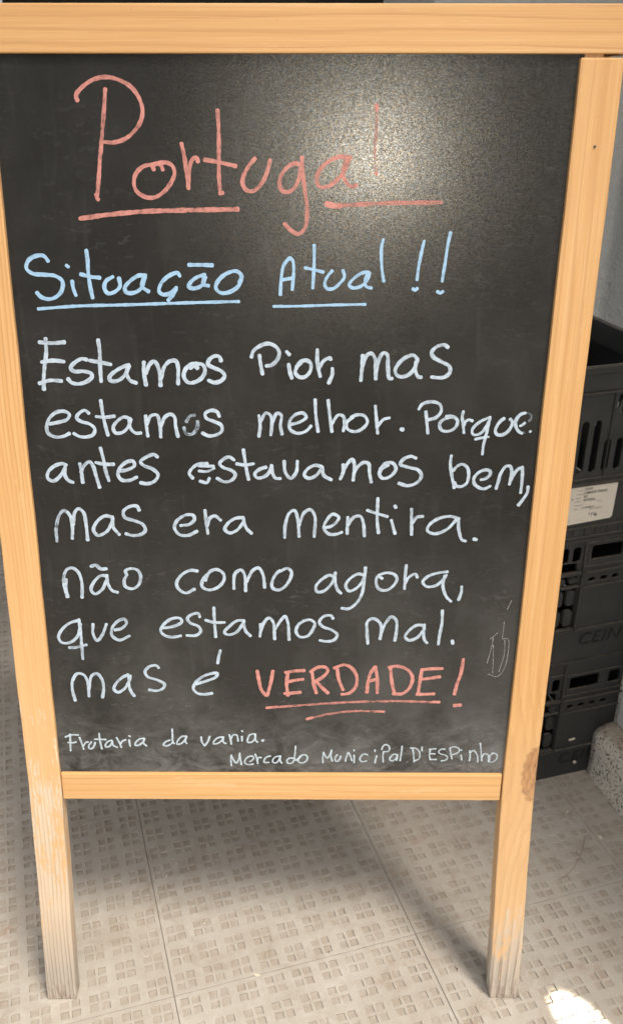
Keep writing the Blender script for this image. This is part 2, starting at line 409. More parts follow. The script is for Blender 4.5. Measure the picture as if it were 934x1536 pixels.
# ------------------------------------------------------------------ the chalkboard sign
AX = Vector((0.9617969, -0.2736057, -0.0093094)); UB = Vector((0.0373982, 0.0976264, 0.9945202)); NB = Vector((-0.2711976, -0.9568746, 0.1041291))
ORG = Vector((-0.1483207, 0.0374494, 0))
sign = empty('chalkboard_sign', ORG)
sign.rotation_mode = 'QUATERNION'
RM = Matrix((AX, UB, NB)).transposed()
sign.rotation_quaternion = RM.to_quaternion()
tag(sign, 'wooden framed A-board chalkboard with handwritten Portuguese message standing on the tiles', 'chalkboard sign')
W, WL, H0, H1, H2, H3 = .5755, .037, .3083, .3437, 1.0771, 1.1147
TH = .021
def foot_y(x, c): return (0.0093094*x - 0.1041291*c) / 0.9945202
def plank_mesh(name, x0, x1, y1, kick, thick, y0=0.0, off=0.0, bev=.0017, floor=True, seed=0):
    """a stile: local origin at its lower left, length along Y, slightly bowed below the rail"""
    bm = bmesh.new(); rr = random.Random(seed)
    N = 26; rings = []
    for k in range(N+1):
        y = y0 + (y1-y0)*k/N
        d = kick*max(0, 1 - y/.32)**1.1 if kick else 0
        wob = rr.uniform(-.00035, .00035) + (rr.uniform(-.0006, .0006) if y < .06 and kick else 0)
        ring = []
        for (x, c) in ((x0, 0), (x1, 0), (x1, -thick), (x0, -thick)):
            yy = y + (foot_y(x+off, c) if (floor and k == 0) else 0)
            ring.append(bm.verts.new((x + d + wob, yy, c)))
        rings.append(ring)
    for a, b in zip(rings, rings[1:]):
        for k in range(4): bm.faces.new((a[k], a[(k+1) % 4], b[(k+1) % 4], b[k]))
    bm.faces.new(rings[0]); bm.faces.new(rings[-1][::-1])
    return finish(bm, name, bev, 2)
M_LEFT = wood('pine_left_stile', 3.1, 230, wear_light=(.03, .50, 1.0, .05, .72), tint=1.0)
M_RIGHT = wood('pine_right_stile', 7.7, 105, wear_light=(-.01, .20, .8, .06, .45), knots=((W-.0015-(W-WL), .345, .0165, .040),), ring_dark=.4)
M_TOP = wood('pine_top_rail', 11.3, 85, ring_dark=.6, bend=-.01)
M_BOT = wood('pine_bottom_rail', 5.9, 120, ring_dark=.3, tint=1.04)
M_REAR = wood('pine_rear_frame', 2.2, 150)
left = link('stile', plank_mesh('stile', 0, WL, H2-.0028, -.0074, TH, seed=1), M_LEFT, sign)
tag(left, 'left stile with weathered grey lower leg')
right = link('stile', plank_mesh('stile', 0, WL, H2-.0028, .0119, TH, off=W-WL, seed=2), M_RIGHT, sign, (W-WL, 0, 0))
tag(right, 'right stile with a dark knot at rail height')
def rail(name, x0, x1, y0, y1, mat, front, thick, label, bev=.0015):
    bm = bmesh.new(); L = x1-x0; h = y1-y0; N = 12; rr = random.Random(h)
    box_bm(bm, -h, 0, 0, L, -thick, 0)          # length along local Y, turned to lie across
    o = link(name, finish(bm, name, bev), mat, sign, (x0, y0, front))
    o.rotation_euler = (0, 0, -math.pi/2)
    tag(o, label); return o
rail('rail', -.004, W+.004, H2, H3, M_TOP, .0006, TH+.002, 'wide top rail')
rail('rail', WL+.0008, W-WL-.0012, H0, H1, M_BOT, -.0014, TH-.003, 'narrow bottom rail between the legs')
for x0, x1 in ((.006, .021), (.5425, .5585)):
    link('tenon', box_mesh('tenon', x0, x1, H2-.012, H2+.004, -.016, -.004), M_REAR, sign)
for nx_, ny_ in ((.5584, 1.0042),):
    bm = bmesh.new(); bmesh.ops.create_cone(bm, cap_ends=True, segments=10, radius1=.0011, radius2=.0011, depth=.001)
    link('nail_head', finish(bm, 'nail_head'), M_PRINT, sign, (nx_, ny_, .0006))
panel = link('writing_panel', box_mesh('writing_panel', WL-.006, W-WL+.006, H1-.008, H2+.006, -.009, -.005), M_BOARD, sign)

# ---- the handwriting: brush strokes of paint marker lying on the panel, in tenths of a millimetre
WORDS = [
 ('pink word Portugal with a broken underline', 'pink', """38|80|1340 10499 1327 10390 1301 10219 1276 10046 1258 9941 1239 9799 1222 9691 1214 9633
39|80|1201 9640 1209 9609 1219 9597
38|80|1095 10407 1085 10449 1146 10516 1251 10575 1363 10591 1471 10566 1561 10516 1621 10441 1653 10339 1629 10237 1559 10151 1481 10098 1385 10072 1301 10076
39|80|1728 9849 1719 9885 1763 9902 1791 9885 1808 9849
39|80|1715 9893 1639 9876 1569 9817 1546 9736 1570 9664 1645 9619 1721 9616 1810 9665 1880 9746 1911 9817 1895 9879 1849 9906 1773 9902 1725 9888
39|80|1981 10064 2002 9959 2017 9835 2031 9692
39|80|2028 9710 2039 9817 2057 9906 2086 9945 2115 9942 2120 9915
38|80|2303 10332 2309 10169 2306 9960 2304 9782 2313 9656
39|80|2309 9653 2336 9656
39|80|2181 9931 2284 9915 2454 9880
39|80|2625 9942 2568 9880 2519 9791 2513 9729 2547 9678 2604 9671 2662 9711 2723 9810 2757 9930
45|80|1046 9435 1309 9469 1600 9495 1890 9505 2179 9511 2468 9517
39|75|3016 9896 2969 9903 2903 9864 2855 9802 2840 9730 2865 9676 2913 9662 2970 9694 3012 9775 3030 9864
39|75|3038 9953 3045 9829 3066 9685 3087 9540 3085 9412 3060 9338 3012 9304 2954 9328 2886 9393
39|75|3469 9950 3365 9956 3271 9918 3197 9847 3170 9766 3199 9707 3275 9713 3360 9776 3424 9856 3450 9935
39|75|3440 9944 3405 9865 3407 9793 3447 9731 3495 9708 3523 9722
29|36|3678 10371 3681 10266 3682 10145 3677 10024 3683 9918 3697 9821
38|95|3678 10375 3680 10337
39|95|3697 9822 3697 9815
54|95|3263 9564 3327 9548 3385 9548
42|62|3375 9548 3471 9555 3759 9569 4046 9575 4286 9577"""),
 ('pale blue underlined word Situação', 'blue', """39|100|723 9062 687 9108 617 9108 542 9067 517 8998 567 8952 672 8941 778 8929 838 8883 827 8802 774 8743 700 8719 630 8738 593 8778
39|100|929 8883 935 8813 954 8755
39|100|888 9024 903 9012
38|100|1080 9158 1085 9068 1083 8953 1092 8837 1108 8732
39|100|1012 8946 1098 8923 1187 8914
39|100|1307 8923 1242 8884 1222 8826 1250 8774 1310 8784 1368 8837 1363 8912
39|100|1609 8935 1549 8935 1463 8884 1413 8826 1422 8784 1493 8779 1567 8826 1601 8919
39|100|1596 8919 1569 8849 1591 8815 1632 8791
39|100|1924 8931 1906 8959 1822 8931 1748 8861 1728 8791 1767 8763 1839 8780 1889 8827
39|100|1884 8815 1850 8757 1808 8710
39|100|2154 8943 2082 8920 2021 8874 2004 8834 2055 8820 2128 8850 2161 8920
39|100|2146 8908 2140 8857 2187 8844
39|100|2010 9030 2227 9028
39|100|2473 8874 2493 8932 2451 8974 2368 8960 2283 8897 2253 8827 2293 8781 2376 8786 2461 8839 2492 8898
31|100|591 8629 959 8656 1439 8669 1920 8686 2466 8701"""),
 ('pale blue underlined word Atual', 'blue', """32|100|2850 8762 2858 8902 2875 9015 2906 9066 2937 9096
32|100|2937 9096 2964 9066 2972 8964 2960 8810
32|100|2871 8898 2959 8913
32|100|3157 9207 3159 9086 3155 8944 3150 8824
32|100|3076 9007 3158 8989 3245 8969
32|100|3326 8981 3279 8924 3259 8862 3281 8820 3341 8821 3392 8862 3439 8924 3425 8985
32|100|3663 8965 3631 8969 3569 8945 3508 8893 3484 8852 3520 8827 3594 8842 3655 8904 3669 8961
32|100|3653 8955 3630 8900 3640 8842 3691 8825
31|100|3783 9258 3769 9188 3775 9047 3790 8945 3803 8887
27|100|2787 8657 3025 8660 3344 8671 3642 8677"""),
 ('left pale blue exclamation mark after Atual', 'blue', """31|100|4155 9245 4136 9149 4116 9007 4108 8900
32|100|4074 8820 4096 8807 4116 8824"""),
 ('right pale blue exclamation mark after Atual', 'blue', """31|100|4388 9319 4371 9209 4357 9048 4340 8888
32|100|4302 8795 4332 8781 4353 8796"""),
 ('white word Estamos with a capital E', 'white', """40|90|636 8353 631 8227 600 8074 581 7941 577 7862
40|90|574 8318 686 8310 812 8319
41|90|579 8129 693 8144 791 8134
41|90|538 7923 644 7952 753 7946
41|90|1010 8152 967 8162 899 8129 851 8074 882 8041 969 8041 1044 8019 1048 7986 995 7942 916 7919 851 7930 817 7968
40|90|1132 8341 1139 8228 1134 8119 1133 7942
41|90|1038 8145 1128 8130 1236 8108
41|90|1410 8102 1354 8086 1275 8042 1217 7987 1222 7953 1280 7947 1360 7998 1410 8097
41|90|1405 8093 1383 8020 1413 7954 1470 7929
41|90|1553 8131 1548 8032 1564 7909
41|90|1569 8021 1607 8109 1652 8138 1682 8098 1700 8010 1702 7903
41|90|1710 7977 1747 8087 1804 8142 1859 8142 1878 8076 1875 7999 1872 7921
41|90|2054 8121 1999 8110 1943 8055 1929 7988 1971 7933 2049 7944 2116 8000 2133 8066 2108 8110 2054 8114
41|90|2063 8072 2031 8099 1994 8072
41|90|2288 8143 2273 8183 2230 8191 2175 8154 2163 8110 2216 8077 2292 8044 2320 8000 2290 7956 2224 7933 2165 7955"""),
 ('white word Pior followed by a comma', 'white', """39|85|2653 8198 2664 8112 2682 8018
39|85|2577 8181 2596 8239 2665 8290 2746 8309 2815 8274 2842 8217 2815 8147 2769 8105 2718 8096
39|85|2931 8112 2943 8042 2962 7979
39|85|2911 8233 2937 8205
39|85|3046 8124 3005 8077 2996 8031 3036 7988 3094 7995 3140 8054 3139 8124 3092 8152 3035 8129 3005 8089
39|85|3201 8252 3203 8148 3221 8043 3234 7996
39|85|3220 8078 3265 8148 3323 8176 3330 8160
39|85|3348 8074 3349 8020 3316 7932"""),
 ('white word mas in the first white line', 'white', """39|85|3633 8200 3632 8102 3623 7957
39|85|3633 8091 3668 8195 3713 8219 3750 8172 3760 8079 3765 7973
40|85|3766 8044 3785 8149 3828 8223 3864 8207 3875 8103 3897 7974 3920 7978
39|85|4154 8162 4117 8201 4049 8185 3972 8115 3947 8044 3989 7997 4070 8009 4125 8068 4155 8150
39|85|4142 8138 4142 8045 4175 7991 4199 7991
39|85|4435 8278 4399 8301 4331 8284 4284 8231 4303 8185 4386 8139 4464 8092 4468 8034 4419 7991 4350 7986 4298 7993"""),
 ('white word estamos with a half erased letter o', 'white', """37|90|600 7519 694 7538 777 7567 803 7614 760 7645 679 7638 605 7578 570 7495 580 7424 646 7388 728 7395 788 7424
36|90|993 7627 956 7657 896 7626 870 7579 913 7544 992 7520 1039 7472 1019 7413 948 7388 879 7395 830 7424
36|90|1116 7756 1126 7639 1142 7520 1164 7406
36|90|1062 7596 1134 7587 1239 7599
36|90|1393 7573 1330 7592 1258 7544 1220 7485 1240 7430 1310 7437 1371 7497 1398 7568
36|90|1381 7564 1392 7473 1436 7430 1489 7431
36|90|1544 7604 1545 7521 1555 7397
37|90|1552 7521 1595 7604 1653 7612 1677 7534 1682 7390
37|90|1689 7498 1732 7593 1791 7621 1824 7593 1832 7498 1851 7395
36|90|2260 7599 2239 7646 2182 7660 2124 7629 2134 7582 2202 7551 2277 7511 2280 7452 2233 7416 2152 7403 2091 7432
36|38|1937 7546 1974 7601 2020 7612
37|38|1912 7487 1933 7427 1991 7422 2046 7494 2048 7551"""),
 ('white word melhor followed by a full stop', 'white', """34|85|2645 7608 2657 7511 2643 7397
34|85|2657 7544 2714 7634 2760 7609 2770 7512 2760 7414
34|85|2770 7528 2823 7634 2864 7609 2854 7512 2870 7421
34|85|2949 7519 3042 7545 3105 7593 3073 7635 2995 7616 2942 7544 2955 7463 3028 7431 3106 7454 3153 7506
34|85|3189 7769 3198 7610 3223 7448
34|85|3314 7763 3333 7610 3358 7448
34|85|3356 7529 3417 7617 3464 7604 3479 7530 3468 7455
34|85|3558 7594 3503 7546 3505 7481 3578 7449 3656 7481 3701 7546 3667 7611 3589 7617 3542 7594
34|85|3772 7707 3787 7579 3805 7433
34|85|3796 7498 3856 7572 3912 7589
46|85|4033 7476 4049 7472"""),
 ('white word Porque with a fading last letter', 'white', """34|80|4264 7651 4280 7548 4296 7434
34|80|4194 7676 4223 7724 4314 7750 4394 7724 4413 7661 4371 7596 4294 7570
34|80|4527 7597 4450 7580 4406 7532 4426 7467 4505 7457 4565 7500 4576 7564 4526 7606 4464 7606
31|88|4628 7654 4619 7604 4632 7535 4648 7440
31|88|4646 7518 4656 7553 4684 7572 4722 7560
31|88|4886 7596 4854 7583 4798 7553 4743 7501 4726 7458 4741 7423 4775 7419 4823 7445 4860 7501 4892 7579
31|88|4890 7600 4878 7493 4861 7388 4848 7301 4846 7221
31|88|4766 7375 4819 7388 4869 7399
20|88|4886 7399 4894 7399
36|88|5027 7586 4997 7562 4964 7510 4952 7458 4976 7423 5018 7419 5066 7445 5103 7502 5111 7554 5087 7579
36|88|5227 7641 5191 7631 5157 7597 5141 7545 5154 7493 5183 7454 5214 7437
29|88|5190 7511 5210 7521 5233 7541
26|88|5292 7450 5300 7457
26|20|5248 7640 5287 7623 5287 7580 5273 7558
26|20|5218 7437 5238 7441"""),
 ('white word antes', 'white', """38|85|731 7099 684 7112 609 7086 543 7023 533 6959 583 6928 661 6985 717 7074
38|85|718 7087 710 6985 742 6934 784 6916
38|85|865 7112 875 7024 881 6914
39|85|870 7024 912 7100 963 7133 996 7087 1018 6986 1046 6863
38|85|1081 7276 1102 7164 1118 7037 1143 6935
38|85|1027 7126 1106 7108 1202 7108
39|85|1246 7037 1332 7050 1407 7094 1397 7139 1336 7134 1265 7075 1237 7012 1265 6948 1350 6940 1424 6974
38|85|1640 7185 1605 7210 1532 7185 1469 7134 1503 7094 1586 7059 1637 7000 1604 6936 1530 6905 1458 6915"""),
 ('white word estavamos with a patchy first letter', 'white', """37|80|2131 7116 2035 7108 1965 7052 1949 7009 1982 6963
30|80|2046 7090 2131 7090 2193 7091
30|80|2045 7039 2129 7035 2198 7070
37|80|2054 6932 2121 6917 2147 6963
36|80|2397 7154 2349 7187 2289 7162 2252 7116 2287 7078 2371 7045 2407 7002 2369 6943 2296 6925 2224 6963
36|80|2490 7262 2505 7142 2521 7041 2539 6951
36|80|2420 7116 2505 7104 2589 7117
37|85|2713 7082 2644 7057 2599 7006 2629 6968 2704 6987 2749 7038 2767 7101
37|85|2767 7094 2779 7013 2809 6966 2854 6963
37|85|2892 7145 2904 7029 2958 6966 3012 7029 3023 7145
37|85|3255 7093 3196 7102 3122 7061 3093 6998 3138 6966 3212 6998 3270 7083
37|85|3270 7089 3287 6998 3363 6951
37|85|3478 7109 3480 7030 3452 6958
37|85|3472 7015 3522 7124 3566 7165 3588 7109 3581 6946
37|85|3585 7015 3627 7094 3686 7134 3731 7116 3740 7031 3762 6927
37|85|3925 7104 3867 7072 3839 7016 3871 6968 3945 6984 4001 7063 3968 7126 3894 7125 3846 7063
37|85|4194 7179 4143 7198 4070 7166 4043 7116 4119 7085 4225 7054 4258 6992 4217 6922 4129 6890 4038 6915"""),
 ('white word bem followed by a long comma', 'white', """34|85|4543 7204 4538 7116 4559 7003 4593 6867
34|85|4570 7046 4607 7095 4659 7117 4709 7081 4728 7003 4714 6918 4663 6882 4615 6889 4592 6924
35|85|4854 6954 4900 6968 4937 7004 4936 7047 4892 7058 4827 7032 4784 6975 4789 6918 4833 6875 4895 6858 4950 6887
35|85|5013 6861 5030 6947 5044 7018 5091 7097 5131 7097 5152 7047 5149 6976 5142 6907
35|85|5144 6926 5179 7019 5221 7073 5254 7083
34|85|5253 7090 5261 7005 5264 6905 5262 6818
35|85|5330 6883 5327 6818 5287 6739 5251 6685"""),
 ('white word mas with a faded first stroke', 'white', """38|50|570 6275 571 6410 613 6556 667 6617 695 6596
38|85|703 6596 730 6543 739 6437 729 6308
38|85|749 6463 776 6596 816 6635 863 6596 879 6490 885 6290
38|85|1155 6544 1082 6557 991 6491 952 6397 993 6344 1083 6384 1151 6491
38|85|1154 6536 1153 6438 1212 6352
38|85|1430 6619 1408 6663 1346 6663 1270 6610 1278 6544 1375 6505 1459 6465 1480 6399 1428 6353 1341 6345 1280 6363"""),
 ('white word era', 'white', """37|80|1842 6453 1929 6467 1985 6520 1969 6568 1895 6567 1807 6506 1779 6426 1826 6354 1913 6346 2008 6392
36|80|2094 6621 2103 6494 2117 6366
37|80|2114 6454 2141 6534 2191 6560 2251 6513
37|80|2481 6543 2400 6534 2325 6481 2291 6414 2335 6374 2410 6401 2486 6495
37|80|2479 6535 2509 6428 2563 6370"""),
 ('white word mentira followed by a full stop', 'white', """35|80|2901 6324 2907 6466 2946 6591 2997 6623 3028 6549 3048 6335
35|80|3047 6460 3097 6598 3158 6630 3204 6565 3202 6335
35|80|3313 6435 3374 6451 3434 6507 3448 6550 3386 6582 3327 6517 3298 6435 3345 6369 3422 6362 3483 6386
35|80|3539 6550 3536 6452 3538 6369
35|80|3542 6462 3600 6550 3666 6560 3699 6485 3714 6343
35|80|3835 6755 3835 6600 3839 6502 3856 6377
35|80|3734 6626 3826 6593 3940 6558
35|80|3981 6519 4000 6453 4025 6371
35|80|4010 6675 4020 6655
35|80|4179 6640 4186 6503 4194 6361
35|80|4196 6487 4238 6552 4298 6562
35|80|4665 6537 4572 6563 4452 6536 4365 6464 4353 6405 4432 6372 4551 6422 4635 6521
35|80|4659 6527 4674 6406 4712 6306 4750 6290
41|80|4834 6313 4859 6307"""),
 ('white word não with a tilde', 'white', """36|80|620 5642 600 5792 608 5887 646 5960 701 5976 759 5928 787 5820 778 5634
36|80|630 5642 618 5738 627 5846
36|80|1050 5888 989 5888 909 5807 879 5725 913 5678 990 5725 1055 5848
36|80|1053 5896 1061 5794 1101 5717 1154 5698
40|80|898 5995 948 6009 994 5969 1055 5969
36|80|1260 5908 1250 5943 1300 5970 1373 5957 1406 5889 1376 5781 1312 5740 1240 5767 1231 5835 1265 5902"""),
 ('white word como', 'white', """36|85|1997 5945 1924 5953 1836 5904 1776 5809 1793 5741 1866 5692 1961 5737
36|85|2080 5837 2119 5932 2193 5964 2265 5919 2269 5838 2201 5756 2101 5729 2041 5769 2048 5837 2094 5905
36|85|2373 5743 2375 5852 2388 5919 2450 5960 2486 5906 2496 5716
36|85|2509 5825 2572 5955 2633 5982 2677 5907 2694 5758
36|85|2858 5954 2823 5928 2775 5836 2775 5757 2835 5731 2907 5771 2966 5876 2972 5941 2929 5980 2858 5946"""),
 ('white word agora followed by a comma', 'white', """34|85|3405 5890 3369 5903 3287 5851 3229 5772 3242 5711 3313 5719 3395 5812 3428 5930
34|85|3428 5932 3431 5812 3457 5733 3493 5693
34|85|3725 5904 3666 5917 3584 5865 3539 5786 3576 5720 3659 5760 3727 5865 3734 5990
34|85|3739 5990 3729 5813 3709 5681 3653 5574 3571 5512 3505 5520
34|85|3917 5866 3868 5892 3855 5813 3886 5747 3959 5729 4039 5787 4071 5866 4033 5918 3950 5931 3880 5905
34|85|4159 6018 4153 5893 4154 5748
34|85|4157 5814 4190 5880 4259 5919 4280 5880
34|85|4589 5946 4495 5933 4391 5893 4340 5828 4386 5775 4480 5789 4559 5868 4580 5907
34|85|4561 5899 4553 5776 4597 5657 4648 5604
34|85|4748 5776 4748 5710 4726 5623"""),
 ('white word que', 'white', """35|80|716 5364 626 5336 531 5251 491 5166 518 5100 594 5095 688 5166 737 5322
35|80|724 5378 731 5238 731 5067 731 4899
36|80|597 5037 678 5043 782 5073
35|80|870 5323 862 5210 899 5124 954 5182 1013 5323
36|80|1097 5253 1173 5273 1227 5338 1205 5386 1128 5352 1067 5267 1067 5182 1140 5131 1249 5183"""),
 ('white word estamos in the lower lines', 'white', """36|85|1600 5275 1727 5298 1816 5354 1793 5396 1705 5387 1614 5311 1586 5241 1634 5184 1722 5170 1798 5185
35|85|2006 5411 1994 5453 1932 5444 1875 5396 1904 5340 1990 5298 2013 5242 1962 5191 1861 5190
35|85|2158 5523 2160 5383 2170 5172
35|85|2067 5375 2154 5347 2267 5347
35|85|2475 5370 2405 5370 2316 5299 2264 5229 2302 5200 2390 5229 2475 5356
35|85|2467 5356 2491 5244 2541 5187
35|85|2649 5329 2649 5244 2641 5182
36|85|2648 5231 2690 5355 2739 5404 2782 5355 2799 5149
35|85|2807 5273 2860 5369 2908 5423 2937 5355 2953 5142
35|85|3114 5370 3054 5329 3026 5246 3068 5178 3153 5192 3213 5288 3224 5343 3175 5383 3102 5370
35|85|3417 5398 3392 5433 3319 5425 3272 5357 3309 5302 3408 5261 3465 5207 3435 5143 3354 5124 3281 5137"""),
 ('white word mal followed by a full stop', 'white', """36|85|3795 5097 3780 5249 3781 5358 3840 5399 3915 5345 3931 5250 3923 5153
36|85|3932 5222 3975 5345 4033 5419 4082 5386 4095 5277 4082 5134
35|85|4389 5319 4304 5319 4223 5251 4190 5182 4228 5140 4312 5168 4391 5278
35|85|4388 5328 4382 5224 4399 5141 4426 5108
35|85|4566 5496 4570 5334 4554 5197 4549 5092
39|85|4695 5136 4702 5101"""),
 ('white word mas in the last white line', 'white', """36|85|608 4376 588 4508 598 4626 657 4717 723 4704 762 4613 764 4430
36|85|772 4535 812 4691 871 4717 922 4640 930 4522 911 4417
36|85|1208 4706 1138 4667 1065 4588 1043 4523 1082 4484 1152 4523 1215 4628 1229 4693
36|85|1217 4680 1211 4563 1240 4471 1261 4437
35|85|1545 4792 1517 4823 1449 4810 1394 4745 1420 4681 1520 4642 1597 4590 1583 4538 1514 4506 1428 4516"""),
 ('white letter é with its accent', 'white', """36|85|1947 4592 2061 4631 2164 4683 2176 4727 2109 4722 2018 4683 1936 4605 1911 4526 1955 4474 2034 4461 2114 4474
35|85|2216 5009 2199 4940 2184 4851"""),
 ('pink word VERDADE underlined twice', 'pink', """41|90|2610 4757 2631 4623 2657 4513 2706 4449
41|90|2717 4449 2753 4592 2780 4758
41|90|2943 4749 2930 4593 2945 4450
41|90|2916 4740 3024 4759 3119 4765
41|90|2944 4624 3039 4646 3107 4656
41|90|2909 4476 2999 4482 3081 4492
41|90|3206 4734 3225 4594 3254 4483
41|90|3187 4750 3267 4806 3348 4806 3376 4766 3324 4688 3243 4631
41|90|3251 4631 3313 4556 3382 4484
40|90|3476 4782 3496 4657 3545 4525
40|90|3443 4797 3550 4838 3633 4798 3690 4689 3681 4564 3615 4485 3533 4468
41|90|3806 4495 3815 4627 3838 4737 3884 4814
40|90|3889 4814 3914 4659 3921 4486
41|90|3828 4633 3909 4659
40|90|4052 4790 4073 4628 4107 4486
40|90|4032 4809 4132 4821 4228 4785 4293 4692 4268 4550 4190 4477 4094 4477
40|90|4391 4785 4378 4629 4367 4478
40|90|4386 4779 4498 4792 4612 4795
41|90|4398 4661 4506 4677 4591 4693
41|90|4354 4471 4450 4472 4540 4478
40|90|4830 4910 4814 4725 4783 4599 4764 4473
51|90|4774 4330 4837 4336
32|60|2766 4296 3042 4323 3591 4367 4139 4385 4524 4373
30|60|3223 4169 3402 4218 3677 4255 3939 4252
34|95|2711 4290 2822 4303
34|95|4538 4373 4607 4371
34|95|3154 4146 3215 4166
34|95|3953 4249 4003 4246"""),
 ('small white word Frutaria', 'chalk', """22|80|516 3941 512 3845 505 3719
22|80|461 3901 521 3928 610 3929
22|80|486 3829 541 3826 575 3837
22|80|618 3897 636 3829 654 3740
22|80|653 3781 684 3829 712 3838
22|80|749 3838 715 3789 719 3749 746 3749 776 3789 789 3830
22|80|842 3951 844 3878 850 3814 860 3746
22|80|787 3875 850 3874 911 3871
22|80|979 3863 937 3847 904 3806 905 3774 947 3782 985 3847
22|80|982 3850 988 3798 1034 3769
22|80|1033 3898 1059 3839 1080 3770
22|80|1071 3815 1101 3855 1136 3871
22|80|1172 3864 1174 3823 1179 3783
22|80|1173 3920 1186 3912
22|80|1341 3888 1293 3880 1243 3832 1237 3796 1275 3796 1325 3840 1347 3884
22|80|1340 3877 1331 3824 1363 3787"""),
 ('small white word da', 'chalk', """22|80|1628 3864 1584 3846 1553 3803 1581 3786 1625 3804 1663 3838
22|80|1659 4011 1659 3923 1659 3847 1676 3818
22|80|1817 3915 1766 3915 1714 3855 1705 3813 1748 3818 1793 3864 1816 3910
22|80|1812 3903 1800 3847 1816 3822"""),
 ('small white word vania and full stop', 'chalk', """22|80|1979 3907 1984 3848 2012 3792
22|80|2017 3792 2052 3848 2075 3916
22|80|2219 3908 2168 3900 2117 3848 2113 3819 2159 3823 2211 3866 2230 3908
22|80|2226 3902 2225 3840 2253 3823
22|80|2294 3939 2305 3883 2315 3815
22|80|2307 3883 2341 3939 2377 3934 2391 3855
22|80|2434 3918 2434 3858
22|80|2435 3994 2440 3984
22|80|2578 3952 2528 3944 2499 3893 2498 3845 2542 3845 2585 3901 2586 3947
22|80|2583 3940 2585 3867 2609 3845
22|80|2657 3866 2679 3875 2664 3856"""),
 ('small white word Mercado', 'chalk', """20|80|2311 3668 2305 3614 2311 3526
20|80|2311 3661 2333 3608 2366 3561 2395 3615 2407 3695
20|80|2407 3689 2414 3615 2425 3540
20|80|2519 3581 2547 3602 2565 3629 2553 3653 2508 3649 2468 3608 2462 3568 2496 3541 2558 3548
20|80|2580 3683 2598 3629 2609 3555
20|80|2604 3602 2621 3640 2647 3636
20|80|2751 3659 2706 3643 2681 3602 2683 3573 2734 3573
20|80|2858 3657 2813 3650 2782 3616 2779 3576 2819 3569 2852 3617 2866 3660
20|80|2861 3650 2864 3590 2881 3563
20|80|3010 3631 2965 3631 2937 3597 2949 3563 2994 3566 3022 3611
19|80|3034 3792 3030 3711 3027 3617 3050 3604
20|80|3056 3617 3100 3671 3145 3678 3168 3652 3157 3598 3118 3570 3073 3577 3067 3617 3095 3658"""),
 ('small white word Municipal', 'chalk', """19|75|3349 3710 3342 3637 3345 3569
19|75|3350 3704 3375 3650 3393 3630 3420 3677 3439 3738
19|75|3439 3731 3431 3664 3450 3590
19|75|3504 3678 3483 3644 3484 3597 3507 3586 3534 3624 3544 3658
19|75|3597 3590 3606 3651 3625 3708
19|75|3630 3708 3651 3665 3670 3598
19|75|3693 3672 3696 3571
19|75|3690 3745 3692 3732
19|75|3845 3679 3808 3692 3770 3659 3760 3611 3789 3587 3834 3598
19|75|3947 3666 3935 3612 3931 3572
19|75|3924 3746 3925 3726
19|75|4020 3720 4018 3653 4023 3585
19|75|4002 3747 4012 3793 4044 3816 4079 3794 4087 3747 4071 3723 4026 3720
19|75|4180 3680 4140 3687 4102 3646 4099 3606 4133 3599 4170 3640 4183 3678
19|75|4178 3672 4175 3606
19|75|4227 3794 4223 3707 4214 3600"""),
 ("small white word D'Espinho", 'chalk', """18|70|4348 3764 4360 3693 4373 3585
18|70|4323 3771 4378 3767 4415 3736 4433 3679 4422 3621 4381 3603
18|70|4451 3786 4452 3736
18|70|4535 3754 4606 3762
18|70|4544 3698 4599 3694
18|70|4549 3619 4621 3619
18|70|4545 3748 4538 3693 4549 3624
18|70|4709 3759 4667 3758 4639 3722 4665 3694 4714 3680 4744 3651 4730 3615 4677 3600
18|70|4765 3766 4779 3694 4796 3630
18|70|4762 3773 4803 3792 4858 3773 4872 3738 4839 3702 4798 3687
18|70|4895 3680 4905 3616
18|70|4887 3748 4896 3748
18|70|4987 3738 4998 3666 4994 3602
18|70|4993 3710 5029 3741 5061 3710 5084 3652 5089 3587
18|70|5099 3838 5115 3739 5134 3602
18|70|5132 3653 5153 3696 5195 3689 5210 3588
23|70|5215 3667 5215 3602
16|70|5248 3703 5215 3667 5215 3602 5240 3584 5286 3610 5303 3661 5285 3699 5242 3708"""),
 ('faint scratched doodle near the right edge', 'scratch', """8|60|5129 5173 5124 5085 5090 4862
8|60|5137 5085 5159 4741
8|60|5114 4729 5210 4696 5263 4757 5297 4892 5286 5159 5228 5159
8|60|5255 5144 5264 4967 5224 4757
8|60|5169 5232 5098 5158
8|60|5229 5363 5226 5174
8|60|5283 5614 5247 5514"""),
]

def smooth(pts, step):
    if len(pts) == 2:
        a, b = pts; n = max(2, int((b-a).length/step)); 
        nrm = Vector((-(b-a).y, (b-a).x)).normalized()*(b-a).length*.008
        return [a.lerp(b, i/n) + nrm*math.sin(math.pi*i/n) for i in range(n+1)]
    P = [pts[0]*2-pts[1]] + pts + [pts[-1]*2-pts[-2]]; out = []
    for k in range(1, len(P)-2):
        p0, p1, p2, p3 = P[k-1:k+3]
        d1 = max(1e-6, (p1-p0).length**.5); d2 = max(1e-6, (p2-p1).length**.5); d3 = max(1e-6, (p3-p2).length**.5)
        m1 = ((p1-p0)/d1 - (p2-p0)/(d1+d2) + (p2-p1)/d2)*d2; m2 = ((p2-p1)/d2 - (p3-p1)/(d2+d3) + (p3-p2)/d3)*d2
        n = max(2, int((p2-p1).length/step))
        for i in range(n):
            t = i/n; t2 = t*t; t3 = t2*t
            out.append(p1*(2*t3-3*t2+1) + m1*(t3-2*t2+t) + p2*(-2*t3+3*t2) + m2*(t3-t2))
    out.append(pts[-1]); return out
